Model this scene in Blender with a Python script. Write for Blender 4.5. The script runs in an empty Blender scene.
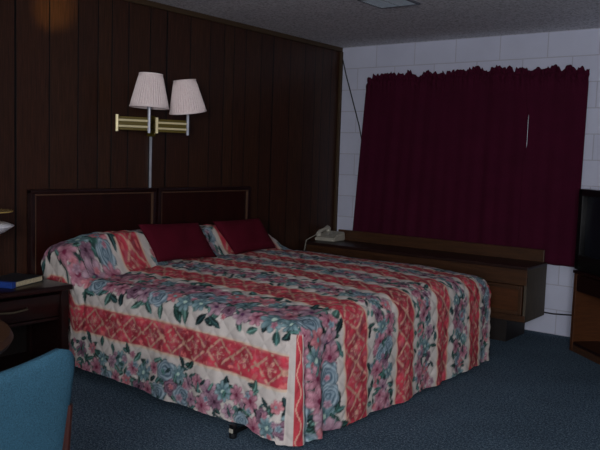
import bpy, bmesh, math, random
import numpy as np
from mathutils import Vector, Matrix

C = bpy.context.scene.collection
rnd = random.Random(7)
PI = math.pi

# ------------------------------------------------------------------ helpers
def lin(r, g, b):
    def f(c):
        c /= 255.0
        return c / 12.92 if c <= 0.04045 else ((c + 0.055) / 1.055) ** 2.4
    return (f(r), f(g), f(b), 1.0)

class NT:
    """small node tree helper"""
    def __init__(self, name):
        self.m = bpy.data.materials.new(name); self.m.use_nodes = True
        self.t = self.m.node_tree; self.b = self.t.nodes['Principled BSDF']
    def n(self, kind, **kw):
        x = self.t.nodes.new(kind)
        for k, v in kw.items():
            if k in x.inputs: x.inputs[k].default_value = v
            else: setattr(x, k, v)
        return x
    def l(self, a, b): self.t.links.new(a, b)
    def coord(self, scale=(1, 1, 1), rot=(0, 0, 0), loc=(0, 0, 0)):
        tc = self.n('ShaderNodeTexCoord'); mp = self.n('ShaderNodeMapping')
        mp.inputs['Scale'].default_value = scale; mp.inputs['Rotation'].default_value = rot
        mp.inputs['Location'].default_value = loc
        self.l(tc.outputs['Object'], mp.inputs['Vector']); return mp.outputs['Vector']
    def noise(self, vec, scale, detail=3, rough=.55):
        x = self.n('ShaderNodeTexNoise'); x.inputs['Scale'].default_value = scale
        x.inputs['Detail'].default_value = detail; x.inputs['Roughness'].default_value = rough
        self.l(vec, x.inputs['Vector']); return x.outputs['Fac']
    def ramp(self, fac, stops, interp='LINEAR'):
        r = self.n('ShaderNodeValToRGB'); r.color_ramp.interpolation = interp
        e = r.color_ramp.elements
        while len(e) > 1: e.remove(e[-1])
        e[0].position = stops[0][0]; e[0].color = stops[0][1]
        for p, c in stops[1:]:
            q = e.new(p); q.color = c
        self.l(fac, r.inputs['Fac']); return r.outputs['Color']
    def mix(self, fac, a, b, mode='MIX'):
        x = self.n('ShaderNodeMix', data_type='RGBA', blend_type=mode)
        for s, v in ((x.inputs[0], fac), (x.inputs[6], a), (x.inputs[7], b)):
            if hasattr(v, 'links') or hasattr(v, 'is_output'): self.l(v, s)
            else: s.default_value = v
        return x.outputs[2]
    def bump(self, h, strength=.3, dist=.01):
        x = self.n('ShaderNodeBump'); x.inputs['Strength'].default_value = strength
        x.inputs['Distance'].default_value = dist
        self.l(h, x.inputs['Height']); self.l(x.outputs['Normal'], self.b.inputs['Normal'])
    def set(self, **kw):
        for k, v in kw.items():
            k = k.replace('_', ' ')
            if hasattr(v, 'is_output'): self.l(v, self.b.inputs[k])
            else: self.b.inputs[k].default_value = v
        return self.m

def simple(name, col, rough=.5, metal=0., scale=40, var=.12, spec=.5, bump=0., stretch=(1, 1, 1)):
    k = NT(name); v = k.coord(stretch)
    f = k.noise(v, scale)
    a = tuple(c * (1 - var) for c in col[:3]) + (1,); b = tuple(min(1, c * (1 + var)) for c in col[:3]) + (1,)
    k.set(Base_Color=k.ramp(f, [(.3, a), (.7, b)]), Roughness=rough, Metallic=metal)
    k.b.inputs['Specular IOR Level'].default_value = spec
    if bump: k.bump(f, bump, .004)
    return k.m

def wood(name, dark, light, grain=(2, 30, 30), rough=.35, scale=3., spec=.4):
    k = NT(name); v = k.coord(grain)
    f = k.noise(v, scale, 6, .6); f2 = k.noise(v, scale * 6, 3, .6)
    m = k.mix(.35, k.ramp(f, [(.3, dark), (.7, light)]), k.ramp(f2, [(.35, dark), (.65, light)]))
    k.set(Base_Color=m, Roughness=rough); k.b.inputs['Specular IOR Level'].default_value = spec
    k.bump(f2, .08, .002); return k.m

def obj(name, bm, mat, parent=None, smooth=False, mats=None):
    me = bpy.data.meshes.new(name)
    if isinstance(bm, bmesh.types.BMesh):
        bm.normal_update(); bm.to_mesh(me); bm.free()
    else: me = bm; me.name = name
    for m in (mats or [mat]): me.materials.append(m)
    if smooth:
        me.polygons.foreach_set('use_smooth', [True] * len(me.polygons))
    o = bpy.data.objects.new(name, me); C.objects.link(o)
    if parent: o.parent = parent
    return o

def auto(o, ang=35):
    """smooth shading below an angle"""
    me = o.data
    me.polygons.foreach_set('use_smooth', [True] * len(me.polygons))
    bm = bmesh.new(); bm.from_mesh(me)
    for e in bm.edges:
        if len(e.link_faces) == 2 and e.calc_face_angle(0) > math.radians(ang): e.smooth = False
    bm.to_mesh(me); bm.free(); return o

def tag(o, label, cat, group=None, kind=None):
    if label: o['label'] = label
    if cat: o['category'] = cat
    if group: o['group'] = group
    if kind: o['kind'] = kind
    return o

def thing(name, label, cat, loc=(0, 0, 0), rz=0, group=None):
    o = bpy.data.objects.new(name, None); C.objects.link(o)
    o.location = loc; o.rotation_euler = (0, 0, rz); o.empty_display_size = .1
    return tag(o, label, cat, group)

def box(bm, x0, x1, y0, y1, z0, z1, bev=0., seg=2, M=None):
    r = bmesh.ops.create_cube(bm, size=1)
    vs = r['verts']
    for v in vs:
        v.co = Vector((x0 + (v.co.x + .5) * (x1 - x0), y0 + (v.co.y + .5) * (y1 - y0), z0 + (v.co.z + .5) * (z1 - z0)))
    if bev:
        es = list({e for v in vs for e in v.link_edges})
        g = bmesh.ops.bevel(bm, geom=es, offset=bev, segments=seg, affect='EDGES', profile=.5)
        vs = list({v for f in g['faces'] for v in f.verts} | {v for v in vs if v.is_valid})
    if M is not None:
        bmesh.ops.transform(bm, matrix=M, verts=[v for v in vs if v.is_valid])
    return bm

def nb(*a, **k): return box(bmesh.new(), *a, **k)

def tube(bm, pts, r, seg=10, caps=True):
    pts = [Vector(p) for p in pts]; rings = []
    up = None
    for i, p in enumerate(pts):
        t = (pts[min(i + 1, len(pts) - 1)] - pts[max(i - 1, 0)]).normalized()
        if up is None:
            up = Vector((0, 0, 1)) if abs(t.z) < .9 else Vector((1, 0, 0))
        s = t.cross(up).normalized(); up = s.cross(t).normalized()
        rr = r[i] if isinstance(r, (list, tuple)) else r
        rings.append([bm.verts.new(p + rr * (math.cos(2 * PI * k / seg) * s + math.sin(2 * PI * k / seg) * up)) for k in range(seg)])
    for a, b in zip(rings, rings[1:]):
        for k in range(seg):
            bm.faces.new((a[k], a[(k + 1) % seg], b[(k + 1) % seg], b[k]))
    if caps:
        bm.faces.new(rings[0][::-1]); bm.faces.new(rings[-1])
    bmesh.ops.recalc_face_normals(bm, faces=bm.faces[:])
    return bm

def lathe(bm, prof, seg=32, c=(0, 0, 0), close=False):
    rings = []
    for r, z in prof:
        rings.append([bm.verts.new((c[0] + r * math.cos(2 * PI * k / seg), c[1] + r * math.sin(2 * PI * k / seg), c[2] + z)) for k in range(seg)])
    for a, b in zip(rings, rings[1:]):
        for k in range(seg):
            bm.faces.new((a[k], a[(k + 1) % seg], b[(k + 1) % seg], b[k]))
    if prof[0][0] > 0 and not close: bm.faces.new(rings[0][::-1])
    if prof[-1][0] > 0 and not close: bm.faces.new(rings[-1])
    if close:
        a, b = rings[-1], rings[0]
        for k in range(seg): bm.faces.new((a[k], a[(k + 1) % seg], b[(k + 1) % seg], b[k]))
    bmesh.ops.remove_doubles(bm, verts=bm.verts[:], dist=1e-6)
    bmesh.ops.recalc_face_normals(bm, faces=bm.faces[:])
    return bm

# ------------------------------------------------------------------ camera
f, yaw, pit, rol, cx, cy, cz = 744.8231531567382, -0.6515278082979055, -0.08875714171807704, 0.03259559525756888, 4.16831419938238, -6.0316430774921, 1.3612252724893583
fw = Vector((math.sin(yaw) * math.cos(pit), math.cos(yaw) * math.cos(pit), math.sin(pit)))
r0 = Vector((math.cos(yaw), -math.sin(yaw), 0)); u0 = r0.cross(fw)
cr, sr = math.cos(rol), math.sin(rol)
rv = cr * r0 + sr * u0; uv = -sr * r0 + cr * u0
cam = bpy.data.cameras.new('camera'); co = bpy.data.objects.new('camera', cam); C.objects.link(co)
cam.sensor_width = 36; cam.lens = f * 36 / 600; cam.clip_start = .05
M = Matrix(((rv.x, uv.x, -fw.x, cx), (rv.y, uv.y, -fw.y, cy), (rv.z, uv.z, -fw.z, cz), (0, 0, 0, 1)))
co.matrix_world = M
bpy.context.scene.camera = co
bpy.context.scene.view_settings.view_transform = 'Standard'
bpy.context.scene.view_settings.look = 'None'

# ------------------------------------------------------------------ materials
def m_panel():
    k = NT('dark wood grain panelling')
    tc = k.n('ShaderNodeTexCoord'); sp = k.n('ShaderNodeSeparateXYZ'); k.l(tc.outputs['Object'], sp.inputs[0])
    P = 1.22
    ad = k.n('ShaderNodeMath', operation='ADD'); ad.inputs[1].default_value = 3.461; k.l(sp.outputs['Y'], ad.inputs[0])
    dv = k.n('ShaderNodeMath', operation='DIVIDE'); dv.inputs[1].default_value = P; k.l(ad.outputs[0], dv.inputs[0])
    fr = k.n('ShaderNodeMath', operation='FRACT'); k.l(dv.outputs[0], fr.inputs[0])
    W = (1, 1, 1, 1); B = (0, 0, 0, 1)
    stops = [(0., B)]
    g = [0, .234, .449, .606, .721, .867, 1.06]
    w = .005
    stops.append((w / P, W))
    for q in g[1:]:
        stops += [((q - w) / P, B), ((q + w) / P, W)]
    stops.append(((P - w) / P, B))
    groove = k.ramp(fr.outputs[0], stops, 'CONSTANT')
    # each plank a little different
    pl = k.ramp(fr.outputs[0], [(0, lin(58, 36, 26)), (.19, lin(59, 38, 27)), (.37, lin(55, 35, 26)), (.5, lin(60, 39, 27)), (.6, lin(57, 36, 26)), (.72, lin(58, 37, 26)), (.87, lin(54, 34, 25))], 'CONSTANT')
    v = k.coord((1, 28, 1.2)); f1 = k.noise(v, 3, 6, .65); v2 = k.coord((1, 120, 3)); f2 = k.noise(v2, 2, 3)
    grain = k.ramp(f1, [(.3, (.6, .6, .6, 1)), (.7, (1.4, 1.2, 1.12, 1))])
    fine = k.ramp(f2, [(.35, (.55, .55, .55, 1)), (.65, (1.25, 1.25, 1.25, 1))])
    c = k.mix(1., k.mix(1., pl, grain, 'MULTIPLY'), fine, 'MULTIPLY')
    c = k.mix(groove, lin(6, 4, 4), c)
    k.set(Base_Color=c, Roughness=.42); k.b.inputs['Specular IOR Level'].default_value = .3
    k.bump(groove, .5, .004)
    return k.m

def m_block():
    k = NT('white painted block')
    tc = k.n('ShaderNodeTexCoord'); sp = k.n('ShaderNodeSeparateXYZ'); cb = k.n('ShaderNodeCombineXYZ')
    k.l(tc.outputs['Object'], sp.inputs[0]); k.l(sp.outputs['X'], cb.inputs[0]); k.l(sp.outputs['Z'], cb.inputs[1])
    br = k.n('ShaderNodeTexBrick'); br.offset = .5; br.offset_frequency = 2
    for n_, v_ in (('Scale', 1), ('Mortar Size', .005), ('Mortar Smooth', .4), ('Bias', 0), ('Brick Width', .4035), ('Row Height', .2033)):
        br.inputs[n_].default_value = v_
    br.inputs['Color1'].default_value = lin(212, 216, 234); br.inputs['Color2'].default_value = lin(206, 210, 229)
    br.inputs['Mortar'].default_value = lin(188, 189, 204)
    k.l(cb.outputs[0], br.inputs['Vector'])
    v = k.coord(); n1 = k.noise(v, 3, 4); n2 = k.noise(v, 90, 4)
    dirt = k.ramp(n1, [(.3, (.9, .9, .9, 1)), (.7, (1, 1, 1, 1))])
    c = k.mix(1., br.outputs['Color'], dirt, 'MULTIPLY')
    k.set(Base_Color=c, Roughness=.6); k.b.inputs['Specular IOR Level'].default_value = .25
    inv = k.n('ShaderNodeMath', operation='MULTIPLY_ADD'); inv.inputs[1].default_value = -1.; 
    k.l(br.outputs['Fac'], inv.inputs[0])
    k.l(n2, inv.inputs[2])
    k.bump(inv.outputs[0], .35, .004)
    return k.m

def m_carpet():
    k = NT('blue carpet pile'); v = k.coord()
    f1 = k.noise(v, 120, 4, .75); f2 = k.noise(v, 55, 3, .6); f3 = k.noise(v, 2.2, 3)
    c = k.ramp(f1, [(.34, lin(26, 40, 52)), (.52, lin(78, 102, 120)), (.7, lin(158, 176, 186))])
    c2 = k.ramp(f2, [(.35, (.6, .62, .68, 1)), (.65, (1.25, 1.2, 1.15, 1))])
    c3 = k.ramp(f3, [(.3, (.85, .85, .85, 1)), (.7, (1.1, 1.1, 1.1, 1))])
    c = k.mix(1., k.mix(1., c, c2, 'MULTIPLY'), c3, 'MULTIPLY')
    k.set(Base_Color=c, Roughness=.95); k.b.inputs['Specular IOR Level'].default_value = .1
    k.bump(f1, .6, .008); return k.m

def m_ceiling():
    k = NT('pebbled ceiling tile'); v = k.coord()
    tc = k.n('ShaderNodeTexCoord')
    br = k.n('ShaderNodeTexBrick'); br.offset = .5
    for n_, v_ in (('Scale', 1), ('Mortar Size', .003), ('Mortar Smooth', .3), ('Brick Width', 1.22), ('Row Height', .305)):
        br.inputs[n_].default_value = v_
    br.inputs['Color1'].default_value = lin(232, 232, 236); br.inputs['Color2'].default_value = lin(226, 226, 231)
    br.inputs['Mortar'].default_value = lin(246, 246, 248)
    k.l(tc.outputs['Object'], br.inputs['Vector'])
    f1 = k.noise(v, 60, 4, .65); f2 = k.noise(v, 130, 2)
    sp = k.ramp(f1, [(.36, (.5, .5, .5, 1)), (.5, (.92, .92, .92, 1)), (.7, (1.08, 1.08, 1.08, 1))])
    c = k.mix(1., br.outputs['Color'], sp, 'MULTIPLY')
    k.set(Base_Color=c, Roughness=.85); k.b.inputs['Specular IOR Level'].default_value = .2
    k.bump(f1, .5, .006); return k.m

MP, MB_, MCA, MCE = m_panel(), m_block(), m_carpet(), m_ceiling()
M_plain = simple('plain off white wall paint', lin(190, 184, 176), .8, scale=5)
M_trim = wood('brown moulding wood', lin(50, 36, 24), lin(76, 58, 36), (30, 1, 30), .6)
M_mah = wood('dark mahogany', lin(22, 8, 8), lin(38, 14, 13), (30, 2, 8), .32, 2.5, .35)
M_mah_in = wood('mahogany headboard veneer', lin(20, 6, 6), lin(48, 16, 10), (10, 5, .8), .38, 1.6, .3)
M_mahl = wood('reddish brown chair wood', lin(34, 14, 10), lin(52, 21, 15), (8, 8, 2), .4)
M_edge = wood('gold brown headboard edging', lin(74, 52, 40), lin(100, 72, 54), (10, 10, 10), .35)
M_oak = wood('medium oak', lin(62, 34, 19), lin(94, 55, 29), (2, 2, 26), .42, 2.5)
M_oakh = wood('medium oak along', lin(48, 30, 20), lin(84, 54, 32), (2, 26, 26), .42, 2.5)
M_oaktop = wood('dark brown console top', lin(30, 17, 15), lin(48, 26, 21), (2, 26, 26), .4, 2.5)
M_end = wood('brown end with grey light painted in', lin(70, 62, 52), lin(92, 82, 68), (8, 8, 2), .6, 3)  # light falling on the dresser end is painted in as paler grey
M_black = simple('black plastic', lin(14, 14, 16), .4, scale=60)
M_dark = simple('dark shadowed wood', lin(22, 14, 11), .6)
M_brass = simple('polished brass', lin(226, 196, 116), .22, .45, scale=12, var=.1)
M_rod = simple('brass rod with painted gleam', lin(250, 236, 186), .2, .2, scale=12, var=.04)  # near-white base colour paints in the light the brass reflects
M_brassd = simple('brushed olive brass', lin(88, 75, 22), .4, .1, scale=20, var=.15, spec=.15, stretch=(1, 1, 8))
M_chrome = simple('satin silver metal', lin(196, 200, 210), .25, .4, scale=20)
M_cream = simple('cream plastic', lin(178, 174, 160), .45, scale=20, var=.05)
M_bulb = simple('frosted white glass', lin(226, 226, 232), .35, scale=10, var=.04)
M_burg = None

def m_fabric(name, col, s=220, var=.25, bump=.3, rough=.9, sheen=.0):
    k = NT(name); v = k.coord()
    wv = k.noise(v, s, 2, .6); n = k.noise(v, 6, 3)
    a = tuple(c * (1 - var) for c in col[:3]) + (1,); b = tuple(c * (1 + var) for c in col[:3]) + (1,)
    c = k.mix(1., k.ramp(wv, [(.3, a), (.7, b)]), k.ramp(n, [(.3, (.88, .88, .88, 1)), (.7, (1.08, 1.08, 1.08, 1))]), 'MULTIPLY')
    k.set(Base_Color=c, Roughness=rough); k.b.inputs['Specular IOR Level'].default_value = .15
    if sheen: k.b.inputs['Sheen Weight'].default_value = sheen
    k.bump(wv, bump, .003); return k.m
M_burg = m_fabric('burgundy cushion cloth', lin(78, 9, 27), 260, .2)
M_curt = m_fabric('burgundy curtain cloth', lin(66, 12, 36), 150, .15, .15)
M_chair = m_fabric('teal blue upholstery weave', lin(44, 79, 97), 300, .3, .4)

def m_shade():
    k = NT('pleated ivory shade cloth'); v = k.coord()
    f1 = k.noise(v, 120, 2)
    k.set(Base_Color=k.ramp(f1, [(.3, lin(240, 222, 220)), (.7, lin(250, 236, 232))]), Roughness=.85)
    k.b.inputs['Specular IOR Level'].default_value = .1
    k.b.inputs['Subsurface Weight'].default_value = .0
    return k.m
M_shade = m_shade()

# ------------------------------------------------------------------ room
RX, RY, H = 5.3, -8.2, 2.44
def struct(name, bm, m, parent=None):
    o = obj(name, bm, m, parent)
    if parent is None: o['kind'] = 'structure'
    return o
struct('floor', nb(-.15, RX + .15, RY - .15, .15, -.1, 0), MCA)
struct('ceiling', nb(-.15, RX + .15, RY - .15, .15, H, H + .1), MCE)
struct('wall_left', nb(-.15, 0, RY, 0, 0, H), MP)
WX0, WX1, WZ0, WZ1 = .62, 2.12, .95, 1.98
bm = bmesh.new()
box(bm, -.15, WX0, 0, .15, 0, H); box(bm, WX1, RX + .15, 0, .15, 0, H)
box(bm, WX0, WX1, 0, .15, 0, WZ0); box(bm, WX0, WX1, 0, .15, WZ1, H)
struct('wall_back', bm, MB_)
struct('wall_right', nb(RX, RX + .15, RY, 0, 0, H), M_plain)
struct('wall_rear', nb(-.15, RX + .15, RY - .15, RY, 0, H), M_plain)
struct('trim_1', nb(0, .022, RY, 0, H - .04, H, bev=.006), M_trim)
struct('trim_2', nb(0, .03, -.03, 0, 0, H - .04, bev=.005), M_trim)
w = thing('window_1', None, None); w['kind'] = 'structure'
bm = bmesh.new()
box(bm, WX0, WX0 + .05, .05, .11, WZ0, WZ1); box(bm, WX1 - .05, WX1, .05, .11, WZ0, WZ1)
box(bm, WX0, WX1, .05, .11, WZ0, WZ0 + .05); box(bm, WX0, WX1, .05, .11, WZ1 - .05, WZ1)
box(bm, (WX0 + WX1) / 2 - .02, (WX0 + WX1) / 2 + .02, .05, .11, WZ0, WZ1)
obj('window_frame', bm, M_chrome, w)
k = NT('window glass'); k.set(Base_Color=(.9, .95, 1, 1), Roughness=.02, Transmission_Weight=1.)
obj('pane', nb(WX0 + .04, WX1 - .04, .077, .083, WZ0 + .04, WZ1 - .04), k.m, w)

# ------------------------------------------------------------------ headboards
def headboard(y0, y1, label):
    t = thing('headboard', label, 'headboard', (0, (y0 + y1) / 2, 0), group='pair of headboards on the panelled wall')
    w = (y1 - y0) / 2 - .004; z0, z1 = .30, 1.112
    bm = bmesh.new()
    box(bm, .003, .05, -w, -w + .034, z0, z1, .006); box(bm, .003, .05, w - .034, w, z0, z1, .006)
    box(bm, .003, .052, -w, w, z1 - .026, z1 + .004, .008); box(bm, .003, .05, -w + .05, w - .05, z0, z0 + .06, .004)
    auto(obj('frame', bm, M_mah, t))
    obj('panel', nb(.004, .03, -w + .03, w - .03, z0 + .05, z1 - .022), M_mah_in, t)
    bm = bmesh.new(); a = w - .036
    for s in (-1, 1): box(bm, .028, .047, s * a - .005, s * a + .005, z0 + .06, z1 - .026, .003)
    box(bm, .028, .047, -a, a, z1 - .034, z1 - .026, .002)
    o = obj('edging', bm, M_edge, t); o['label'] = 'thin paler gold brown edging around the panel'
    for s in (-1, 1): obj('leg', nb(.004, .05, s * (w - .03) - .03, s * (w - .03) + .03, 0, z0 + .001, .004), M_mah, t)
    return t
headboard(-3.39, -2.352, 'dark mahogany headboard panel behind the pillow end nearest the nightstand')
headboard(-2.348, -1.318, 'dark mahogany headboard panel on the side nearer the curtained window')

# ------------------------------------------------------------------ bed (mattress and frame under the spread)
bed = thing('bed', 'king size bed on black casters hidden under the floral spread', 'bed', (0, 0, 0))
auto(obj('mattress', nb(.08, 1.95, -3.18, -1.36, .36, .54, .05, 4), simple('white ticking', lin(200, 196, 190), .9), bed))
bm = bmesh.new(); box(bm, .08, 1.95, -3.17, -2.275, .16, .355, .02); box(bm, .08, 1.95, -2.265, -1.37, .16, .355, .02)
auto(obj('box_spring', bm, simple('grey ticking', lin(150, 150, 150), .9), bed))
bm = bmesh.new()
for y in (-3.15, -2.27, -1.40): box(bm, .09, 1.93, y - .02, y + .02, .125, .158)
for x in (.2, 1.8): box(bm, x - .02, x + .02, -3.17, -1.40, .12, .14)
obj('frame', bm, M_black, bed)
for x, y in ((.2, -3.12), (.2, -1.45), (1.8, -1.45)):
    bm = bmesh.new(); lathe(bm, [(.012, .04), (.012, .13)], 12, (x, y, 0)); lathe(bm, [(.0, .0), (.02, .0), (.026, .01), (.026, .035), (.016, .045), (0, .045)], 16, (x, y, 0))
    auto(obj('caster', bm, M_black, bed))
# the caster that sticks out below the hem
bm = bmesh.new(); tube(bm, [(1.80, -3.15, .12), (1.80, -3.16, .04), (1.80, -3.25, .028), (1.805, -3.40, .026)], .010, 10)
box(bm, 1.789, 1.821, -3.428, -3.404, .022, .066, .004)
lathe(bm, [(0, 0), (.016, 0), (.019, .004), (.019, .02), (.016, .024), (0, .024)], 18, (1.805, -3.416, 0))
k = auto(obj('caster', bm, M_black, bed))
auto(obj('caster_socket', nb(1.793, 1.817, -3.433, -3.427, .028, .048, .002), M_cream, k))['label'] = 'pale worn face of the caster'

# ------------------------------------------------------------------ bedspread: pattern raster in cloth coordinates, then the draped mesh
RES = .004
YN0 = -3.225
U0, U1, V0, V1 = -.05, 2.85, -4.05, -.6
NU, NV = int((U1 - U0) / RES), int((V1 - V0) / RES)
rs = np.random.RandomState(5)
def snoise(nu, nv, cell):
    a = rs.rand(int(nu / cell) + 3, int(nv / cell) + 3)
    x = np.arange(nu) / cell; y = np.arange(nv) / cell
    xi, yi = x.astype(int), y.astype(int); xf, yf = (x - xi)[:, None], (y - yi)[None, :]
    xf = xf * xf * (3 - 2 * xf); yf = yf * yf * (3 - 2 * yf)
    A = a[np.ix_(xi, yi)]; B = a[np.ix_(xi + 1, yi)]; Cc = a[np.ix_(xi, yi + 1)]; D = a[np.ix_(xi + 1, yi + 1)]
    return A * (1 - xf) * (1 - yf) + B * xf * (1 - yf) + Cc * (1 - xf) * yf + D * xf * yf
def A3(*c): return np.array(c, float) / 255
img = np.zeros((NU, NV, 3)); img[:] = A3(214, 205, 198)
nz = snoise(NU, NV, 10)
img *= (.94 + .1 * nz)[..., None]
U = (U0 + RES * (np.arange(NU) + .5))[:, None] * np.ones((1, NV)); V = (V0 + RES * (np.arange(NV) + .5))[None, :] * np.ones((NU, 1))
REDS = [(-3.505, .155), (-2.85, .178), (-2.385, .172), (-1.925, .172), (-1.48, .165), (-1.03, .165)]
nf = .5 * snoise(NU, NV, 5) + .5 * snoise(NU, NV, 3); ng = snoise(NU, NV, 14)
for c, wd in REDS:
    d = (V - c) / (wd / 2); m = np.abs(d) < 1
    base = A3(188, 64, 78)[None, None] * (.78 + .42 * ng)[..., None] + np.array([0, .10, .09])[None, None] * (nf > .56)[..., None]
    ph = U * 2 * PI / .34
    tri = 2 / PI * np.arcsin(np.sin(ph)); tri = tri * (.75 + .25 * np.abs(tri))
    l1 = np.abs(d - .95 * tri); l2 = np.abs(d + .95 * tri)
    lat = (np.minimum(l1, l2) < .10) & (nf > .34)
    cu = ((U / .17 + .5) % 1.0 - .0) - .5          # one motif in every diamond
    du = (U / .17) % 1.0 - .5
    rr_ = np.sqrt((du * 1.75) ** 2 + (d * .9) ** 2); th_ = np.arctan2(d, du * 1.9)
    pet_ = .30 + .16 * np.cos(5 * th_ + .6)
    blob = ((rr_ < pet_) & (rr_ > pet_ - .11)) | ((rr_ < .10) & (nf > .3))
    blob = blob & (nf > .36)
    rc_ = np.sqrt((cu * 1.6) ** 2 + (d * .8) ** 2)
    blob = blob | ((rc_ < .16) & (nf > .42))
    pk_ = (rr_ < pet_ - .1)
    base = np.where(pk_[..., None], base * .72 + .28 * A3(224, 150, 152)[None, None], base)
    side = (np.abs(np.sin(ph)) < .35) & (np.abs(d) > .6) & (nf > .5)
    cream = A3(222, 170, 148)
    base = np.where((lat | blob)[..., None], cream[None, None] * (.66 + .45 * nf)[..., None], base)
    base = np.where(side[..., None], A3(222, 120, 116)[None, None], base)
    edge = np.abs(d) > .93
    base = np.where(edge[..., None], A3(204, 116, 112)[None, None], base)
    img = np.where(m[..., None], base, img)
    img = np.where(((np.abs(d) > 1.0) & (np.abs(d) < 1.14))[..., None], A3(222, 196, 172)[None, None], img)

def patch(u, v, R):
    i0, i1 = max(0, int((u - R - U0) / RES)), min(NU, int((u + R - U0) / RES) + 2)
    j0, j1 = max(0, int((v - R - V0) / RES)), min(NV, int((v + R - V0) / RES) + 2)
    if i1 <= i0 or j1 <= j0: return None
    return slice(i0, i1), slice(j0, j1)
def leaf(u, v, a, L, wd, col):
    s = patch(u, v, L)
    if s is None: return
    x = U[s] - u; y = V[s] - v
    p = x * math.cos(a) + y * math.sin(a); q = -x * math.sin(a) + y * math.cos(a)
    t = (p + L / 2) / L; ok = (t > 0) & (t < 1); hw = wd / 2 * np.sin(np.clip(t, 0, 1) * PI) ** .8
    m = ok & (np.abs(q) < hw); vein = m & (np.abs(q) < .0035)
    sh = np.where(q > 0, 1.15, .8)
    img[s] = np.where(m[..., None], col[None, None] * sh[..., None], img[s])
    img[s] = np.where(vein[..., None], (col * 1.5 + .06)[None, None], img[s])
def flower(u, v, R, n, dark, light, centre, rot=0., rose=False, asp=1.):
    s = patch(u, v, R * 1.2)
    if s is None: return
    x = (U[s] - u) / asp; y = V[s] - v
    r = np.sqrt(x * x + y * y) / R; th = np.arctan2(y, x) + rot
    if rose:
        edge = .88 + .1 * np.cos(n * th)
        t = .5 + .5 * np.sin(r * 24 + 1.8 * np.sin(th * 2.5 + r * 5) + th)
        t = t * .75 + .25 * (r > .5)
    else:
        pet = np.abs(np.cos(n * th / 2)); edge = .55 + .5 * pet ** .6
        t = np.clip(r * 1.0, 0, 1) * .75 + .25 * (np.abs(np.cos(n * th * 1.0)) > .5)
        t = np.where(pet < .28, t * .35, t)
    m = r < edge
    col = dark[None, None] * (1 - t)[..., None] + light[None, None] * t[..., None]
    col = np.where((r > edge - .1)[..., None] & m[..., None], col * .8, col)
    img[s] = np.where(m[..., None], col, img[s])
    if centre is not None:
        cm = r < .2
        img[s] = np.where(cm[..., None], centre[None, None], img[s])
GREENS = [A3(30, 56, 52), A3(46, 76, 70), A3(70, 100, 92), A3(24, 42, 44), A3(56, 88, 84), A3(38, 62, 62)]
PINK = (A3(136, 74, 94), A3(216, 164, 176)); MAUVE = (A3(88, 58, 76), A3(166, 130, 148)); BLUE = (A3(74, 98, 114), A3(180, 198, 206)); TEAL = (A3(62, 92, 100), A3(158, 186, 190)); LILAC = (A3(124, 90, 108), A3(206, 174, 186)); CORAL = (A3(166, 80, 94), A3(222, 160, 164))
BANDS = [(-3.165, .135, 1.45), (-2.617, .082, .95), (-2.155, .082, .92), (-1.70, .08, .9), (-1.255, .08, .88), (-3.74, .092, 1.05)]
r2 = random.Random(11)
for c, hw, big in BANDS:
    u = U0
    items = []
    step = .0095 if big < 1.3 else .0062
    while u < U1:
        v = c + r2.gauss(0, hw * .75)
        v = max(c - hw * 1.45, min(c + hw * 1.45, v))
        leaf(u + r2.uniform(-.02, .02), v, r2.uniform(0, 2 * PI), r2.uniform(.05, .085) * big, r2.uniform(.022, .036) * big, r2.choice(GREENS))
        u += step
    u = U0; kk = 0
    while u < U1:
        kk += 1
        kind = (kk * 5 + r2.randint(0, 2)) % 7
        v = c + ((1 if kk % 2 else -1) * hw * r2.uniform(.1, .8) if big < 1.3 else hw * (-.8 + .8 * (kk % 3)) + r2.uniform(-.02, .02))
        R = r2.uniform(.036, .055) * big
        ro = r2.uniform(0, 6)
        if kind in (0,): flower(u, v, R * 1.25, 6, *BLUE, None, ro, True, 1.2)
        elif kind == 1: flower(u, v, R, 8, *TEAL, A3(190, 214, 200), ro)
        elif kind in (2, 5): flower(u, v, R, 7, *PINK, A3(120, 40, 70), ro)
        elif kind == 3: flower(u, v, R * .9, 6, *MAUVE, A3(60, 30, 50), ro, kk % 3 == 0)
        elif kind == 4: flower(u, v, R, 6, *LILAC, A3(90, 50, 84), ro)
        else: flower(u, v, R * .85, 6, *CORAL, A3(120, 170, 170), ro)
        u += r2.uniform(.032, .05) * (big if big < 1.3 else .8)
    u = U0
    while u < U1:
        v = c + r2.uniform(-1, 1) * hw * 1.2
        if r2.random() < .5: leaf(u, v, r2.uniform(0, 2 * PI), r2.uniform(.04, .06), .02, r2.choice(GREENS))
        else: flower(u, v, r2.uniform(.014, .022), 5, *r2.choice([PINK, LILAC, BLUE, CORAL]), None, r2.uniform(0, 6))
        u += r2.uniform(.02, .04)
# folded corner strip (foot cloth running past the near corner)
img = np.clip(img, 0, 1)
imgl = np.where(img <= .04045, img / 12.92, ((img + .055) / 1.055) ** 2.4)
def sample(u, v):
    x = np.clip((u - U0) / RES - .5, 0, NU - 1.001); y = np.clip((v - V0) / RES - .5, 0, NV - 1.001)
    i, j = x.astype(int), y.astype(int); a, b = (x - i)[..., None], (y - j)[..., None]
    return imgl[i, j] * (1 - a) * (1 - b) + imgl[i + 1, j] * a * (1 - b) + imgl[i, j + 1] * (1 - a) * b + imgl[i + 1, j + 1] * a * b

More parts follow.
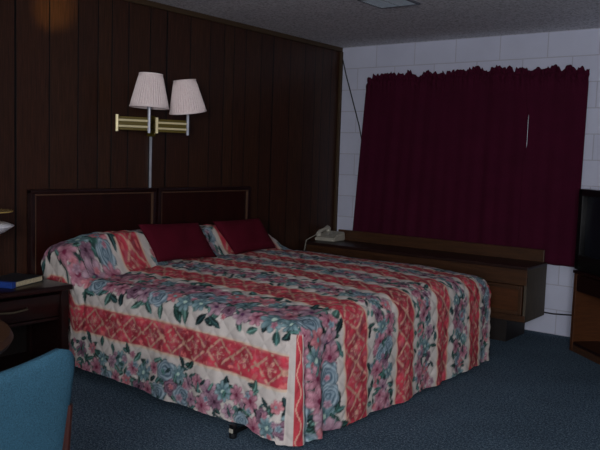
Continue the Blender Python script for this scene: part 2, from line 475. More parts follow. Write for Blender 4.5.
XB, XF, YN, YF = .065, 2.03, -3.225, -1.235
def sstep(a, b, x):
    t = np.clip((x - a) / (b - a), 0, 1); return t * t * (3 - 2 * t)
def topz(x, y):
    yc = (y + 2.15) / 1.02
    z = .602 + .055 * (1 - np.clip(yc * yc, 0, 1)) + .012 * sstep(-2.2, -1.4, y) * (1 - np.clip((yc) ** 6, 0, 1))
    z = z - .02 * sstep(1.6, 2.03, x)
    # pillows: two mounds side by side under the cloth
    px = sstep(-.10, .17, x) * (1 - sstep(.27, .45, x)) 
    c1 = np.clip(1 - np.abs((y + 2.83) / .60) ** 3.2, 0, 1) ** .55; c2 = np.clip(1 - np.abs((y + 1.79) / .55) ** 3.2, 0, 1) ** .55
    pe = np.maximum(np.maximum(c1, c2), .55 * np.exp(-((y + 2.31) / .1) ** 2))
    z = z + px * pe * (.195 + .035 * (1 - sstep(-3.15, -2.6, y)) - .045 * sstep(-2.2, -1.4, y))
    z = z - .022 * np.exp(-((x - .47) / .025) ** 2) * sstep(-3.25, -3.15, y) 
    z = z + .006 * np.sin(x * 5.1 + y * 3.3) * np.sin(y * 4.7 - x * 2) * sstep(.6, .8, x)
    return z
def quilt(u, v):
    a = (u + v) / .115; b = (u - v) / .115
    q = np.minimum(np.abs(a - np.round(a)), np.abs(b - np.round(b)))
    return .008 * (np.clip(q * 2.6, 0, 1) ** .6 - 1)
sx = np.linspace(XB, XF, 330); sy = np.linspace(YN, YF, 312)
gx, gy = np.meshgrid(sx, sy, indexing='ij')
gz = topz(gx, gy)
top = np.stack([gx, gy, gz + quilt(gx, gy)], -1)
topuv = (gx, gy)
# perimeter
per = []
for x in sx: per.append((x, YN, 0., -1., 0, 0.))
for a in np.linspace(0, PI / 2, 44)[1:-1]: per.append((XF, YN, math.sin(a), -math.cos(a), 1, a))
for y in sy: per.append((XF, y, 1., 0., 2, 0.))
for a in np.linspace(0, PI / 2, 16)[1:-1]: per.append((XF, YF, math.cos(a), math.sin(a), 3, a))
for x in sx[::-6]: per.append((x, YF, 0., 1., 4, 0.))
per = np.array(per); NPn = len(per)
S = 104
tt = np.linspace(0, 1, S)
bx_, by_, nx_, ny_, kd, an = per.T
tz = topz(bx_, by_)
zh = np.where(kd == 0, .075 - .045 * (bx_ / 2), .022) + .006 * np.sin(bx_ * 9) + .005 * np.sin(by_ * 11)
zh = np.where(kd == 1, .012, zh)
zh = zh + np.where(kd == 0, .022 * np.exp(-((bx_ - 1.83) / .08) ** 2), 0)
R_ = np.where(kd == 0, .085, np.where(kd == 1, .085 - .01 * np.sin(an), np.where(kd == 2, .075 + .055 * sstep(-3.1, -2.5, by_), .13))); RC = R_[:, None]
drop = tz - zh
Ltot = drop - R_ + R_ * PI / 2
s = tt[None, :] * Ltot[:, None]
ang = np.clip(s / RC, 0, PI / 2)
out = RC * np.sin(ang); down = RC * (1 - np.cos(ang)) + np.clip(s - RC * PI / 2, 0, None)
flare = np.where(kd == 0, .012 + .05 * (bx_ / 2.), np.where(kd == 2, .03 - .02 * sstep(-3.1, -2.5, by_), .012))
flare = np.where(kd == 1, .063 - .033 * np.sin(an), flare)
hf = sstep(.05, .95, tt)[None, :]
out = out + flare[:, None] * sstep(.1, 1., tt)[None, :]
# gentle hanging folds
fold = np.where(kd == 0, .009 * np.sin(bx_ * 17 + .6 * np.sin(bx_ * 5)) * sstep(.3, 1.2, bx_), np.where(kd == 2, .011 * np.sin(by_ * 15 + np.sin(by_ * 6)) + .006 * np.sin(by_ * 31), 0))
# creased pleats near the corner
fold = fold + np.where(kd == 1, .016 * np.exp(-((an - .85) / .3) ** 2) - .010 * np.exp(-((an - .3) / .12) ** 2) - .012 * np.exp(-((an - 1.35) / .15) ** 2), 0) + np.where((kd == 2), .02 * np.exp(-((by_ + 3.17) / .035) ** 2) - .018 * np.exp(-((by_ + 3.09) / .04) ** 2), 0) - np.where(kd == 0, .016 * np.exp(-((bx_ - 2.03) / .02) ** 2) * 0, 0)
out = out + fold[:, None] * hf
# pillow end bulge past the mattress at the head
pb = np.where(kd == 0, sstep(.0, .12, bx_) * (1 - sstep(.36, .48, bx_)), 0)
out = out + pb[:, None] * .03 * np.exp(-((s - .10) / .07) ** 2)
ck = np.where(kd == 0, np.exp(-((bx_ - .47) / .018) ** 2), 0)
out = out - ck[:, None] * .02 * (1 - tt[None, :]) * sstep(0, .1, tt)[None, :]
px_ = bx_[:, None] + nx_[:, None] * out; py_ = by_[:, None] + ny_[:, None] * out; pz_ = tz[:, None] - down
su = np.where((kd == 2)[:, None], bx_[:, None] + s, np.where((kd == 1)[:, None], XF + s, bx_[:, None]))
pb0 = np.where(kd == 0, sstep(.0, .06, bx_) * (1 - sstep(.36, .48, bx_)), 0)[:, None]
sv = np.where((kd == 0)[:, None], by_[:, None] - s + .06 * pb0 * (1 - np.exp(-(s / .16) ** 2)), by_[:, None])
arc = np.where(kd == 1, (PI / 2 - an) / (PI / 2), 0)
sv = np.where((kd == 1)[:, None], YN - (PI / 2 - an)[:, None] * np.clip(out, .01, None), sv)
sv = np.where((kd >= 3)[:, None], by_[:, None] + s, sv)
qd = quilt(su, sv) * np.clip(s / .02, 0, 1)
# displace along an outward direction
wgt = np.sin(ang)
px_ += nx_[:, None] * qd * wgt; py_ += ny_[:, None] * qd * wgt; pz_ += qd * np.cos(ang)
pz_[:, 0] = tz
pz_[:, 0] += quilt(bx_, by_)
sk = np.stack([px_, py_, pz_], -1)
col_top = sample(*topuv); col_sk = sample(su, sv)
CREAM = np.array(lin(206, 197, 190)[:3]); RED = np.array(lin(190, 66, 76)[:3]); PALE = np.array(lin(216, 160, 142)[:3])
for ip in np.where(kd == 1)[0]:
    q = an[ip] / (PI / 2)
    side_c = sample(XF + out[ip] * an[ip], YN - s[ip])
    if q < .17: col_sk[ip] = side_c
    elif q < .40: col_sk[ip] = CREAM
    elif q < .66:
        m = sstep(.085, .10, s[ip])[:, None]
        lace = (np.abs((q - .53) - .07 * np.sin(s[ip] * 2 * PI / .16)) < .022)[:, None]
        rr = RED * (.8 + .35 * np.abs(np.sin(s[ip] * 23 + q * 9)))[:, None]
        col_sk[ip] = np.where(lace, PALE, rr) * m + CREAM * (1 - m)
    elif q < .72: col_sk[ip] = CREAM
# top of the corner fan keeps the flowers of the edge band
mc = (kd == 1)[:, None] & (s < .09)
col_sk = np.where(mc[..., None], sample(XF + s * nx_[:, None], YN + s * ny_[:, None]), col_sk)
verts = np.concatenate([top.reshape(-1, 3), sk.reshape(-1, 3)]); cols = np.concatenate([col_top.reshape(-1, 3), col_sk.reshape(-1, 3)])
def quads(n, m, off):
    i, j = np.meshgrid(np.arange(n - 1), np.arange(m - 1), indexing='ij'); a = off + i * m + j
    return np.stack([a, a + m, a + m + 1, a + 1], -1).reshape(-1, 4)
n1 = top.shape[0] * top.shape[1]
fc = np.concatenate([quads(top.shape[0], top.shape[1], 0), quads(NPn, S, n1)[:, ::-1]])
me = bpy.data.meshes.new('bedspread')
me.vertices.add(len(verts)); me.vertices.foreach_set('co', verts.astype(np.float32).ravel())
me.loops.add(fc.size); me.loops.foreach_set('vertex_index', fc.astype(np.int32).ravel())
me.polygons.add(len(fc)); me.polygons.foreach_set('loop_start', np.arange(0, fc.size, 4, dtype=np.int32))
me.polygons.foreach_set('use_smooth', np.ones(len(fc), dtype=bool))
me.update(calc_edges=True)
at = me.color_attributes.new('pattern', 'FLOAT_COLOR', 'POINT')
at.data.foreach_set('color', np.concatenate([cols, np.ones((len(cols), 1))], 1).astype(np.float32).ravel())
bm = bmesh.new(); bm.from_mesh(me); bmesh.ops.remove_doubles(bm, verts=bm.verts[:], dist=2e-4)
bmesh.ops.recalc_face_normals(bm, faces=bm.faces[:]); bm.to_mesh(me); bm.free()
k = NT('floral quilted cotton'); a_ = k.n('ShaderNodeAttribute'); a_.attribute_name = 'pattern'
v = k.coord(); f1 = k.noise(v, 400, 2)
k.set(Base_Color=k.mix(1., a_.outputs['Color'], k.ramp(f1, [(.3, (.92, .92, .92, 1)), (.7, (1.04, 1.04, 1.04, 1))]), 'MULTIPLY'), Roughness=.8)
k.b.inputs['Specular IOR Level'].default_value = .2
spread = obj('bedspread', me, k.m)
tag(spread, 'quilted bedspread with red stripes and bands of pink and blue flowers on cream', 'bedspread')

# ------------------------------------------------------------------ cushions
from mathutils.bvhtree import BVHTree
def tree(o):
    return BVHTree.FromPolygons([tuple(o.location + v.co) for v in o.data.vertices], [tuple(p.vertices) for p in o.data.polygons])
SPT = tree(spread)
def settle(o):
    for _ in range(60):
        if not tree(o).overlap(SPT): break
        o.location += Vector((.003, 0, .003))
def cushion(name, label, tl, tr, br, bl, thick):
    tl, tr, br, bl = map(Vector, (tl, tr, br, bl))
    t = (tl + tr + br + bl) / 4
    nrm = (tr - tl).cross(bl - tl).normalized()
    if nrm.x > 0: nrm = -nrm
    bm = bmesh.new(); N = 26
    for side in (1, -1):
        g = []
        for i in range(N + 1):
            row = []
            for j in range(N + 1):
                a, b = i / N, j / N
                A, B = 2 * a - 1, 2 * b - 1
                pin = .055
                A2 = A * (1 - pin * (1 - B * B)); B2 = B * (1 - pin * (1 - A * A))
                a2, b2 = (A2 + 1) / 2, (B2 + 1) / 2
                p = tl.lerp(tr, a2).lerp(bl.lerp(br, a2), b2)
                h = ((1 - A ** 4) * (1 - B ** 4)) ** .55
                wr = .004 * math.sin(a * 13 + b * 5) * h
                p = p - nrm * side * (h * thick + wr)
                row.append(bm.verts.new(p - t))
            g.append(row)
        for i in range(N):
            for j in range(N):
                q = (g[i][j], g[i + 1][j], g[i + 1][j + 1], g[i][j + 1])
                bm.faces.new(q if side < 0 else q[::-1])
    bmesh.ops.remove_doubles(bm, verts=bm.verts[:], dist=1e-4)
    bmesh.ops.recalc_face_normals(bm, faces=bm.faces[:])
    o = obj(name, bm, M_burg, None, True); o.location = t
    settle(o)
    return tag(o, label, 'cushion', 'plain burgundy cushions leaning on the covered pillows')
cushion('throw_cushion', 'plain burgundy cushion leaning on the pillows, nearer the nightstand', (.37, -2.85, .862), (.37, -2.30, .846), (.535, -2.27, .612), (.535, -2.82, .625), .042)
cushion('throw_cushion', 'plain burgundy cushion leaning on the pillows, nearer the curtained window', (.37, -2.145, .858), (.37, -1.625, .860), (.535, -1.60, .636), (.535, -2.07, .622), .042)

# ------------------------------------------------------------------ double swing arm wall lamp
LY = -2.392
lamp = thing('wall_lamp', 'double brass swing arm wall lamp with two pleated ivory shades above the headboards', 'lamp', (0, LY, 1.56))
bm = nb(.002, .03, -.035, .035, -.075, .075, .008); tube(bm, [(.05, 0, -.065), (.05, 0, .065)], .011)
tube(bm, [(.025, 0, 0), (.05, 0, 0)], .012)
auto(obj('wall_bracket', bm, M_brassd, lamp))
bm = nb(.002, .02, -.0075, .0075, -.445, -.075, .004)
o = auto(obj('cord_cover', bm, M_chrome, lamp)); o['label'] = 'thin silver cord cover running down to the headboards'
def seg_plate(bm, p, q, h, z, th=.006):
    p, q = Vector((*p, z)), Vector((*q, z)); d = (q - p); L = d.length; a = math.atan2(d.y, d.x)
    box(bm, 0, L, -th / 2, th / 2, -h / 2, h / 2, .002, 1, Matrix.Translation(p) @ Matrix.Rotation(a, 4, 'Z'))
def arm(elbow, stem, zc, tilt, shade_z):
    e = (elbow[0], elbow[1] - LY); st = (stem[0], stem[1] - LY)
    bm = bmesh.new()
    d_ = Vector((-(st[1] - e[1]), st[0] - e[0])).normalized()
    if d_.x > 0: d_ = -d_
    seg_plate(bm, (e[0] + d_.x * .014, e[1] + d_.y * .014), (st[0] + d_.x * .014, st[1] + d_.y * .014), .09, zc)
    for dz in (-.03, .03): tube(bm, [(.055, 0, zc + dz), (e[0], e[1], zc + dz)], .007, 8)
    a = auto(obj('swing_arm', bm, M_brassd, lamp))
    bm = bmesh.new()
    tube(bm, [(e[0], e[1], zc - .055), (e[0], e[1], zc + .055)], .011)
    for dz in (-.02, .02):
        tube(bm, [(e[0], e[1], zc + dz), (st[0], st[1], zc + dz)], .0075, 8)
    auto(obj('arm_rod', bm, M_rod, a))
    # socket stem
    bm = bmesh.new()
    tube(bm, [(st[0], st[1], zc - .06), (st[0], st[1], zc + .10)], .0105)
    tube(bm, [(st[0], st[1], zc + .10), (st[0] , st[1] , zc + .17)], .016)
    s_ = auto(obj('lamp_stem', bm, M_chrome, a))
    # pleated shade
    n = 264; prof = [(.130, 0), (.077, .225)]
    bm = bmesh.new(); rings = []
    for z in np.linspace(0, 1, 7):
        ring = []
        for i in range(n):
            r = prof[0][0] * (1 - z) + prof[1][0] * z + .003 * math.sin(2 * PI * 44 * i / n) * (1 - .4 * z)
            if z in (0., 1.): r = prof[0][0] * (1 - z) + prof[1][0] * z
            th = 2 * PI * i / n
            ring.append(bm.verts.new((r * math.cos(th), r * math.sin(th), z * .225)))
        rings.append(ring)
    for p, q in zip(rings, rings[1:]):
        for i in range(n): bm.faces.new((p[i], p[(i + 1) % n], q[(i + 1) % n], q[i]))
    sh = obj('lamp_shade', bm, M_shade, lamp)
    sh.modifiers.new('thick', 'SOLIDIFY').thickness = .003
    sh.location = (st[0], st[1], shade_z - 1.56); sh.rotation_euler = tilt
    for r, z in ((.1305, .003), (.0785, .222)):
        bm = bmesh.new(); lathe(bm, [(r - .002, z - .004), (r + .002, z - .004), (r + .002, z + .004), (r - .002, z + .004)], 64, close=True)
        obj('shade_trim', bm, M_shade, sh)
    bm = bmesh.new(); lathe(bm, [(0, .10), (.012, .10), (.014, .13), (.03, .17), (.022, .2), (0, .21)], 20)
    obj('light_bulb', bm, M_bulb, sh, True)
arm((.17, -2.825), (.29, -2.653), 0.0, (0, 0, 0), 1.668)
arm((.17, -2.478), (.29, -2.297), 0.0, (0, 0, 0), 1.662)
for o_, (rx, ry) in zip([o for o in lamp.children if o.name.startswith('lamp_shade')], [(-.03, .02), (.19, .02)]):
    o_.rotation_euler = (rx, ry, 0)

# ------------------------------------------------------------------ nightstand
ns = thing('nightstand', 'dark mahogany nightstand with one drawer and open shelf beside the bed', 'nightstand', (0, -3.372, 0))
W_ = .76
bm = bmesh.new(); box(bm, .058, .465, -W_, 0, .545, .577, .009, 3); auto(obj('top', bm, M_mah, ns))
for y in (-W_ + .03, -.03): obj('side_panel', nb(.06, .41, y - .012, y + .012, .06, .545), M_mah, ns)
bm = bmesh.new()
box(bm, .06, .075, -W_ + .045, -.045, .06, .545)
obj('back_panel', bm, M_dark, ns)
for z in (.09, .365): obj('shelf', nb(.076, .41, -W_ + .043, -.043, z, z + .02, .003), M_mah, ns)
for x in (.085, .415):
    for y in (-W_ + .03, -.035):
        auto(obj('leg', nb(x - .025, x + .025, y - .025, y + .025, 0, .546, .005), M_mah, ns))
dr = auto(obj('drawer', nb(.395, .425, -W_ + .06, -.062, .392, .522, .005), M_mah, ns))
bm = bmesh.new(); tube(bm, [(.425, -.48, .467), (.447, -.47, .464), (.452, -.38, .458), (.447, -.29, .464), (.425, -.28, .467)], .006, 8)
auto(obj('handle', bm, simple('dull old brass', lin(84, 76, 60), .45, .2), dr))['label'] = 'dull brass drawer handle'

# books on the nightstand
def book(name, label, cover, page, loc, rz, L, Wd, T, spine=None):
    t = thing(name, label, 'book', loc, rz)
    bm = bmesh.new(); box(bm, 0, L, 0, Wd, 0, .003, .001, 1); box(bm, 0, L, 0, Wd, T - .003, T, .001, 1);     obj('cover', bm, cover, t)
    obj('spine', nb(-.001, .035, -.001, Wd + .001, -.0, T + .001, .001, 1), spine or cover, t)
    obj('pages', nb(.036, L - .004, .004, Wd - .003, .003, T - .003), page, t)
    return t
k = NT('cream page edges'); v = k.coord((1, 1, 400)); f1 = k.noise(v, 1.5, 2); v2 = k.coord((60, 60, 60)); f2 = k.noise(v2, 2., 2)
k.set(Base_Color=k.mix(.35, k.ramp(f1, [(.3, lin(190, 176, 140)), (.7, lin(214, 202, 168))]), k.ramp(f2, [(.4, lin(150, 140, 120)), (.6, lin(214, 202, 168))])), Roughness=.8)
M_page = k.m
M_slate = simple('dark slate book cover', lin(36, 46, 52), .35, scale=8, var=.2); M_blue = simple('blue book cover', lin(36, 66, 140), .35, scale=8, var=.2); M_tan = simple('tan card cover', lin(150, 104, 52), .6, scale=8)
a = math.atan2(.29, -.121)
b1 = book('book', 'thick book with blue cover and cream pages on the nightstand', M_slate, M_page, (.372, -3.712, .578), a, .30, .21, .034, M_blue)
# the page block faces the room: swap so the open edge looks out
b2 = book('book', 'thin tan booklet lying behind the blue book on the nightstand', M_tan, M_page, (.115, -3.70, .578), a - .1, .22, .045, .022)

# lamp on the nightstand, mostly outside the picture
tl = thing('table_lamp', 'white glass and brass lamp at the left edge behind the nightstand books', 'lamp', (.36, -3.885, .578))
bm = bmesh.new(); lathe(bm, [(0, 0), (.07, 0), (.072, .012), (.03, .03), (.014, .05), (.012, .30), (.02, .32), (0, .325)], 28); obj('base', bm, M_brass, tl, True)
bm = bmesh.new(); lathe(bm, [(.02, .305), (.07, .312), (.12, .332), (.165, .363), (.168, .368), (.13, .383), (.10, .386), (.02, .386)], 40)
obj('lamp_shade', bm, M_bulb, tl, True)
bm = bmesh.new(); lathe(bm, [(0, .443), (.162, .443), (.165, .446), (.162, .449), (0, .452)], 40); lathe(bm, [(0, .383), (.01, .383), (.01, .445), (0, .445)], 12)
auto(obj('cap', bm, M_brass, tl))

# ------------------------------------------------------------------ round table + blue chair in front
tb = thing('round_table', 'round brown wooden table at the left edge behind the blue chair', 'table', (1.62, -5.06, 0))
bm = bmesh.new(); lathe(bm, [(0, .70), (.47, .70), (.495, .708), (.505, .725), (.495, .745), (.48, .75), (0, .75)], 72); auto(obj('tabletop', bm, M_oakh, tb))
bm = bmesh.new(); lathe(bm, [(0, .03), (.05, .03), (.06, .1), (.035, .2), (.04, .5), (.07, .64), (.16, .70), (0, .70)], 28); auto(obj('pedestal', bm, M_oak, tb))
for q in range(4):
    a = q * PI / 2 + .4
    bm = bmesh.new(); tube(bm, [(.03 * math.cos(a), .03 * math.sin(a), .10), (.2 * math.cos(a), .2 * math.sin(a), .07), (.36 * math.cos(a), .36 * math.sin(a), .02)], [.03, .026, .02], 10)
    auto(obj('leg', bm, M_oak, tb))

ch = thing('dining_chair', 'teal blue upholstered chair with brown wood legs, its back to the camera', 'chair', (2.41, -5.188, 0), .2)
def chair_back():
    bm = bmesh.new(); N = 40; Mz = 60; gs = []
    for side in (0, 1):
        g = []
        for i in range(N + 1):
            row = []
            for j in range(Mz + 1):
                A = 2 * i / N - 1; b = j / Mz
                zt = .874 - .022 * (1 - A * A)
                z = .36 + (zt - .36) * b
                hw = .252 - .012 * (1 - b) ** 1.2
                # round the two upper corners
                cr_ = .06
                dz = max(0, z - (zt - cr_)); 
                if dz > 0: hw = hw - cr_ + math.sqrt(max(0, cr_ * cr_ - dz * dz))
                y = A * hw
                ed = (1 - abs(A) ** 7) ** .5 * (1 - b ** 10) ** .5 if b < 1 else 0
                x = .235 - (1 - b) * .07 - .012 * (1 - A * A) + (.012 + .022 * ed if side else -.004 - .024 * ed)
                row.append(bm.verts.new((x, y, z)))
            g.append(row)
        gs.append(g)
        for i in range(N):
            for j in range(Mz):
                q = (g[i][j], g[i + 1][j], g[i + 1][j + 1], g[i][j + 1]); bm.faces.new(q if side else q[::-1])
    a, b = gs
    for i in range(N):
        bm.faces.new((a[i][Mz], a[i + 1][Mz], b[i + 1][Mz], b[i][Mz])); bm.faces.new((a[i][0], b[i][0], b[i + 1][0], a[i + 1][0]))
    for j in range(Mz):
        bm.faces.new((a[0][j], a[0][j + 1], b[0][j + 1], b[0][j])); bm.faces.new((a[N][j], b[N][j], b[N][j + 1], a[N][j + 1]))
    bmesh.ops.recalc_face_normals(bm, faces=bm.faces[:]); return bm
auto(obj('backrest', chair_back(), M_chair, ch), 60)
auto(obj('seat', nb(-.26, .19, -.25, .25, .37, .47, .035, 4), M_chair, ch))
bm = bmesh.new(); box(bm, -.24, .20, -.235, .235, .31, .37, .006); obj('seat_frame', bm, M_mah, ch)
for s_ in (-1, 1):
    auto(obj('leg', nb(-.235, -.195, s_ * .21 - .02, s_ * .21 + .02, 0, .33, .005), M_oak, ch))
    bm = bmesh.new(); tube(bm, [(.27, s_ * .236, 0), (.21, s_ * .236, .33), (.205, s_ * .236, .45), (.235, s_ * .236, .72)], [.017, .019, .017, .009], 10)
    auto(obj('leg', bm, M_mahl, ch))

# ------------------------------------------------------------------ low console dresser below the curtain
cs = thing('console_dresser', 'long low wooden dresser with raised back board under the curtain', 'dresser', (0, 0, 0))
X0, X1, YB, YFr = .065, 2.16, -.12, -.545
obj('top', nb(X0, X1 + .003, YFr - .006, YB, .575, .60, .004), M_oaktop, cs)
obj('back_board', nb(X0 + .075, X1 - .02, YB - .022, YB, .598, .698, .005), M_oakh, cs)
obj('front_rail', nb(X0, X1, YFr, YFr + .02, .455, .576, .003), M_oakh, cs)['label'] = 'deep front rail above the drawers'
obj('bottom_rail', nb(X0, X1, YFr, YFr + .02, .172, .222, .003), M_oakh, cs)
bm = bmesh.new()
box(bm, X1 - .02, X1, YFr + .004, YB, .172, .576); 
obj('end_panel', bm, M_end, cs)['label'] = 'brown end panel with grey light painted in'
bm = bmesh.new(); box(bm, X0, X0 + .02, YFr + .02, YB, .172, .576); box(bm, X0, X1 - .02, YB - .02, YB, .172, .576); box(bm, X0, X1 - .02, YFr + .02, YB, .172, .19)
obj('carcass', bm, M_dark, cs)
nd = 4; wd = (X1 - X0 - .03) / nd
for i in range(nd):
    a = X1 - .028 - wd * i; b = a - wd + .03
    bm = bmesh.new()
    box(bm, b, a, YFr - .004, YFr + .016, .225, .452, .003)
    d = obj('drawer', bm, M_oak, cs)
    bm = bmesh.new()
    for q in ((b, b + .03, .225, .452), (a - .03, a, .225, .452), (b + .031, a - .031, .225, .255), (b + .031, a - .031, .422, .452)):
        box(bm, q[0], q[1], YFr - .014, YFr - .003, q[2], q[3], .003)
    obj('drawer_frame', bm, M_oakh, d)
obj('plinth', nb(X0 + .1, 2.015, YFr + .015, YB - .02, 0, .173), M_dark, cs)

# telephone on the dresser
ph = thing('telephone', 'cream desk telephone with coiled cord on the end of the dresser', 'telephone', (.135, -.27, .602), .08)
bm = bmesh.new()
vs = [(-.11, -.105, 0), (.11, -.105, 0), (.11, .105, 0), (-.11, .105, 0), (-.105, -.10, .028), (.105, -.10, .028), (.105, .10, .082), (-.105, .10, .082)]
vv = [bm.verts.new(p) for p in vs]
for q in ((3, 2, 1, 0), (4, 5, 6, 7), (0, 1, 5, 4), (1, 2, 6, 5), (2, 3, 7, 6), (3, 0, 4, 7)): bm.faces.new([vv[i] for i in q])
bmesh.ops.bevel(bm, geom=bm.edges[:], offset=.008, segments=2, affect='EDGES')
auto(obj('base', bm, M_cream, ph))
bm = bmesh.new()
tube(bm, [(-.072, -.10, .058), (-.07, -.07, .082), (-.068, 0, .095), (-.07, .07, .114), (-.072, .10, .098)], [.02, .019, .016, .019, .02], 14)
lathe(bm, [(0, 0), (.024, 0), (.026, .02), (.02, .032), (0, .034)], 18, (-.072, -.085, .04)); lathe(bm, [(0, 0), (.024, 0), (.026, .02), (.02, .032), (0, .034)], 18, (-.072, .085, .074))
auto(obj('handset', bm, M_cream, ph))
bm = bmesh.new()
for r_ in range(4):
    for c_ in range(3):
        x = .0 + c_ * .032; y = -.06 + r_ * .032; z = .030 + (y + .1) * .27
        box(bm, x - .011, x + .011, y - .01, y + .01, z, z + .008, .002)
obj('keypad', bm, simple('grey plastic key', lin(150, 148, 140), .5), ph)
def wl(x, y, z):
    return Matrix.Rotation(-.08, 3, 'Z') @ (Vector((x, y, z)) - Vector((.135, -.27, .602)))
pts = []
n = 260
for i in range(n):
    t = i / (n - 1)
    P0, P1, P2 = Vector((-.072, -.115, .06)), wl(.05, -.525, .612), wl(.036, -.555, .44)
    base = P0.lerp(P1, t / .5) if t < .5 else P1.lerp(P2, (t - .5) / .5)
    a = i * .9
    pts.append(base + Vector((.006 * math.cos(a), .006 * math.sin(a), .004 * math.sin(a + .8))))
bm = bmesh.new(); tube(bm, pts, .0022, 5); obj('coiled_cord', bm, M_cream, ph, True)

# ------------------------------------------------------------------ curtains
def curtain(label, x0t, x1t, x0b, x1b, zt, zb, seed, notch=False):
    r = random.Random(seed); N = int((x1t - x0t) * 260); Kz = 90
    fr = [(r.uniform(24, 60), r.uniform(0, 6), r.uniform(.3, 1)) for _ in range(5)]
    hn = [r.uniform(-1, 1) for _ in range(400)]
    bm = bmesh.new(); g = []
    for i in range(N + 1):
        t = i / N; xt = x0t + (x1t - x0t) * t; row = []
        s = sum(a * math.sin(w_ * xt + p) for w_, p, a in fr) / 2.6
        s2 = math.sin(xt * 190 + 2 * math.sin(xt * 40)) * .5 + math.sin(xt * 90 + 3 * math.sin(xt * 17)) * .5
        q = xt * 26; qi = int(q); qf = q - qi; hh = hn[qi % 400] * (1 - qf) + hn[(qi + 1) % 400] * qf
        q = xt * 80; qi = int(q); qf = q - qi; h2 = hn[(qi + 77) % 400] * (1 - qf) + hn[(qi + 78) % 400] * qf
        ztop = zt + (.028 * hh + .018 * h2)
        if 0.05 < t < .95 and r.random() < .0: ztop -= .02
        for j in range(Kz + 1):
            b = j / Kz
            # header, pocket then drop
            z = ztop + (zb + .008 * s - ztop) * b ** 1.6
            d = ztop - z
            x = xt + ((x0b - x0t) * (1 - t) + (x1b - x1t) * t) * max(0, d) / (zt - zb)
            ruff = math.exp(-(max(0, d - .03) / .10) ** 2)
            pocket = .010 * math.exp(-((d - .075) / .025) ** 2) - .012 * math.exp(-((d - .045) / .012) ** 2)
            y = -.05 - .014 * s * (1 - .3 * ruff) * (.35 + .65 * min(1, d / 1.2)) - .010 * s2 * ruff - pocket
            if notch:
                y -= .012 * (1 - t) ** 3
                if t < .12:
                    g_ = math.exp(-((z - 1.645) / .19) ** 8)
                    x += g_ * .026 * (1 - t / .12)
            row.append(bm.verts.new((x, min(-.022, y), z)))
        g.append(row)
    for i in range(N):
        for j in range(Kz): bm.faces.new((g[i][j], g[i][j + 1], g[i + 1][j + 1], g[i + 1][j]))
    bmesh.ops.recalc_face_normals(bm, faces=bm.faces[:])
    o = obj('curtain', bm, M_curt, None, True)
    o.modifiers.new('thick', 'SOLIDIFY').thickness = .0015
    return tag(o, label, 'curtain', 'burgundy curtains over the window')
curtain('wide burgundy curtain panel left of the thin light slit, behind the dresser', .340, 1.909, .240, 1.904, 2.156, .60, 3)
curtain('narrow burgundy curtain panel right of the thin light slit, beside the television', 1.890, 2.372, 1.888, 2.36, 2.144, .575, 9, True)

# ------------------------------------------------------------------ black cable in the corner and the flex by the television
bm = bmesh.new(); tube(bm, [(.012, -.012, 2.40), (.03, -.012, 2.33), (.075, -.012, 2.18), (.15, -.012, 1.97), (.25, -.014, 1.69), (.30, -.016, 1.5)], .0055, 8)
tag(obj('cable', bm, M_black, None, True), 'black cable slanting down the white wall from the corner behind the curtain', 'cable')
bm = bmesh.new(); tube(bm, [(1.98, -.02, .20), (2.08, -.02, .175), (2.2, -.02, .172), (2.32, -.02, .182), (2.42, -.02, .19), (2.55, -.03, .19)], .006, 8)
tag(obj('power_cord', bm, M_black, None, True), 'black power cord along the white wall between dresser and television stand', 'cord')

# ------------------------------------------------------------------ television on its stand
ta = math.atan2(-.68, .73)
ts = thing('television_stand', 'brown wooden television stand with an open bay at the right edge', 'stand', (2.475, -.425, 0), ta)
SW, SD, SH = .86, .50, .605          # local: x along the front, y into the corner
obj('top', nb(-.012, SW + .012, -.012, SD, SH - .022, SH, .004), M_mah, ts)
bm = bmesh.new(); bm.free()
for x in (0, SW - .02): obj('side_panel', nb(x, x + .02, .013, SD, 0, SH - .022), M_oak, ts)
for x in (0, SW - .035): obj('stile', nb(x, x + .035, -.006, .012, 0, SH - .022, .002), M_oak, ts)
d = obj('drawer', nb(.036, SW - .036, -.004, .014, SH - .15, SH - .03, .004), M_mah, ts)  # dark front stands in for the shadow below the television
obj('bottom_shelf', nb(.02, SW - .02, 0, SD - .02, .05, .07), M_mah, ts)
obj('kick_board', nb(.035, SW - .035, -.002, .012, 0, .05), M_oakh, ts)
obj('back_panel', nb(.02, SW - .02, SD - .2, SD - .185, .07, SH - .03), M_oak, ts)
tv = thing('television', 'black tube television standing on the brown stand at the right edge', 'television', (2.475, -.425, SH + .0005), ta)
bm = bmesh.new()
TW, TH = .74, .60
# bezel with a screen opening
a0, a1 = -.055, TW - .055
for q in ((a0, a0 + .055, .0, TH), (a1 - .055, a1, .0, TH), (a0, a1, TH - .05, TH), (a0, a1, .02, .11)):
    box(bm, q[0], q[1], .02, .10, q[2], q[3], .008)
box(bm, a0 + .01, a1 - .01, .03, .10, 0, .03, .004)
auto(obj('bezel', bm, M_black, tv))
bm = bmesh.new()
fr = [(a0 + .005, .10, .01), (a1 - .005, .10, .01), (a1 - .005, .10, TH - .01), (a0 + .005, .10, TH - .01)]
mid = [(a0 + .02, .22, .01), (a1 - .02, .22, .01), (a1 - .02, .22, TH - .03), (a0 + .02, .22, TH - .03)]
bk = [(a0 + .16, .44, .01), (a1 - .16, .44, .01), (a1 - .16, .44, TH - .2), (a0 + .16, .44, TH - .2)]
L3 = [[bm.verts.new(p) for p in l] for l in (fr, mid, bk)]
for p, q in zip(L3, L3[1:]):
    for i in range(4): bm.faces.new((p[i], p[(i + 1) % 4], q[(i + 1) % 4], q[i]))
bm.faces.new(L3[0]); bm.faces.new(L3[2]); bmesh.ops.recalc_face_normals(bm, faces=bm.faces[:])
obj('housing', bm, M_black, tv)
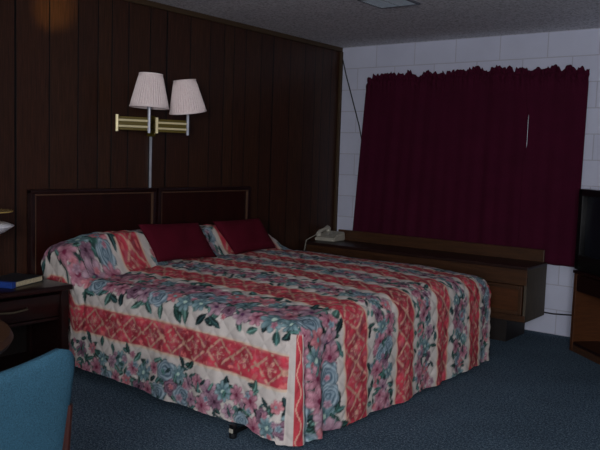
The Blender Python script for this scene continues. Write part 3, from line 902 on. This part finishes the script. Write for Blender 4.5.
bm = bmesh.new(); g = []
for i in range(13):
    row = []
    for j in range(11):
        A, B = i / 6 - 1, j / 5 - 1
        row.append(bm.verts.new((a0 + .05 + (a1 - a0 - .1) * i / 12, .05 + .02 * (A * A + B * B) / 2, .105 + (TH - .15) * j / 10)))
    g.append(row)
for i in range(12):
    for j in range(10): bm.faces.new((g[i][j], g[i + 1][j], g[i + 1][j + 1], g[i][j + 1]))
obj('screen', bm, simple('dark grey glass screen', lin(26, 28, 36), .3, scale=4, spec=.25), tv, True)

# ------------------------------------------------------------------ ceiling vent
cv = thing('ceiling_vent', 'square pale grey vent set in the textured ceiling', 'vent', (1.49, -1.61, H))
bm = bmesh.new(); h = .155
for q in ((-h, h, -h, -h + .018), (-h, h, h - .018, h), (-h, -h + .018, -h, h), (h - .018, h, -h, h), (-.008, .008, -h, h)):
    box(bm, q[0], q[1], q[2], q[3], -.012, 0, .003)
obj('frame', bm, simple('grey vent frame', lin(96, 100, 108), .5), cv)
bm = bmesh.new()
for i in range(12):
    y = -h + .03 + i * (2 * h - .06) / 11
    box(bm, -h + .018, h - .018, -.011, .011, -.001, .001, 0, 2, Matrix.Translation((0, y, -.008)) @ Matrix.Rotation(.5, 4, 'X'))
obj('louvre', bm, simple('pale blue grey vent slats', lin(190, 202, 214), .5), cv)

# ------------------------------------------------------------------ light
def area(name, loc, target, size, sizey, energy, col):
    l = bpy.data.lights.new(name, 'AREA'); l.shape = 'RECTANGLE'; l.size = size; l.size_y = sizey; l.energy = energy; l.color = col
    o = bpy.data.objects.new(name, l); C.objects.link(o); o.location = loc
    d = Vector(target) - Vector(loc); o.rotation_euler = d.to_track_quat('-Z', 'Y').to_euler(); return o
area('daylight_from_door', (4.75, -7.3, 1.6), (1.9, -1.8, 1.25), 1.1, 1.0, 126, (.95, .95, 1.0))
l = bpy.data.lights.new('lamp_glow', 'SPOT'); l.energy = 50; l.color = (1, .72, .16); l.spot_size = math.radians(18); l.spot_blend = 1.; l.shadow_soft_size = .03
o = bpy.data.objects.new('lamp_glow', l); C.objects.link(o); o.location = (.9, -3.7, 1.9)
o.rotation_euler = (Vector((0, -3.19, 2.25)) - o.location).to_track_quat('-Z', 'Y').to_euler()
wd_ = bpy.data.worlds.new('dusk'); bpy.context.scene.world = wd_; wd_.use_nodes = True
bg = wd_.node_tree.nodes['Background']; bg.inputs[0].default_value = (.75, .8, .9, 1); bg.inputs[1].default_value = .6
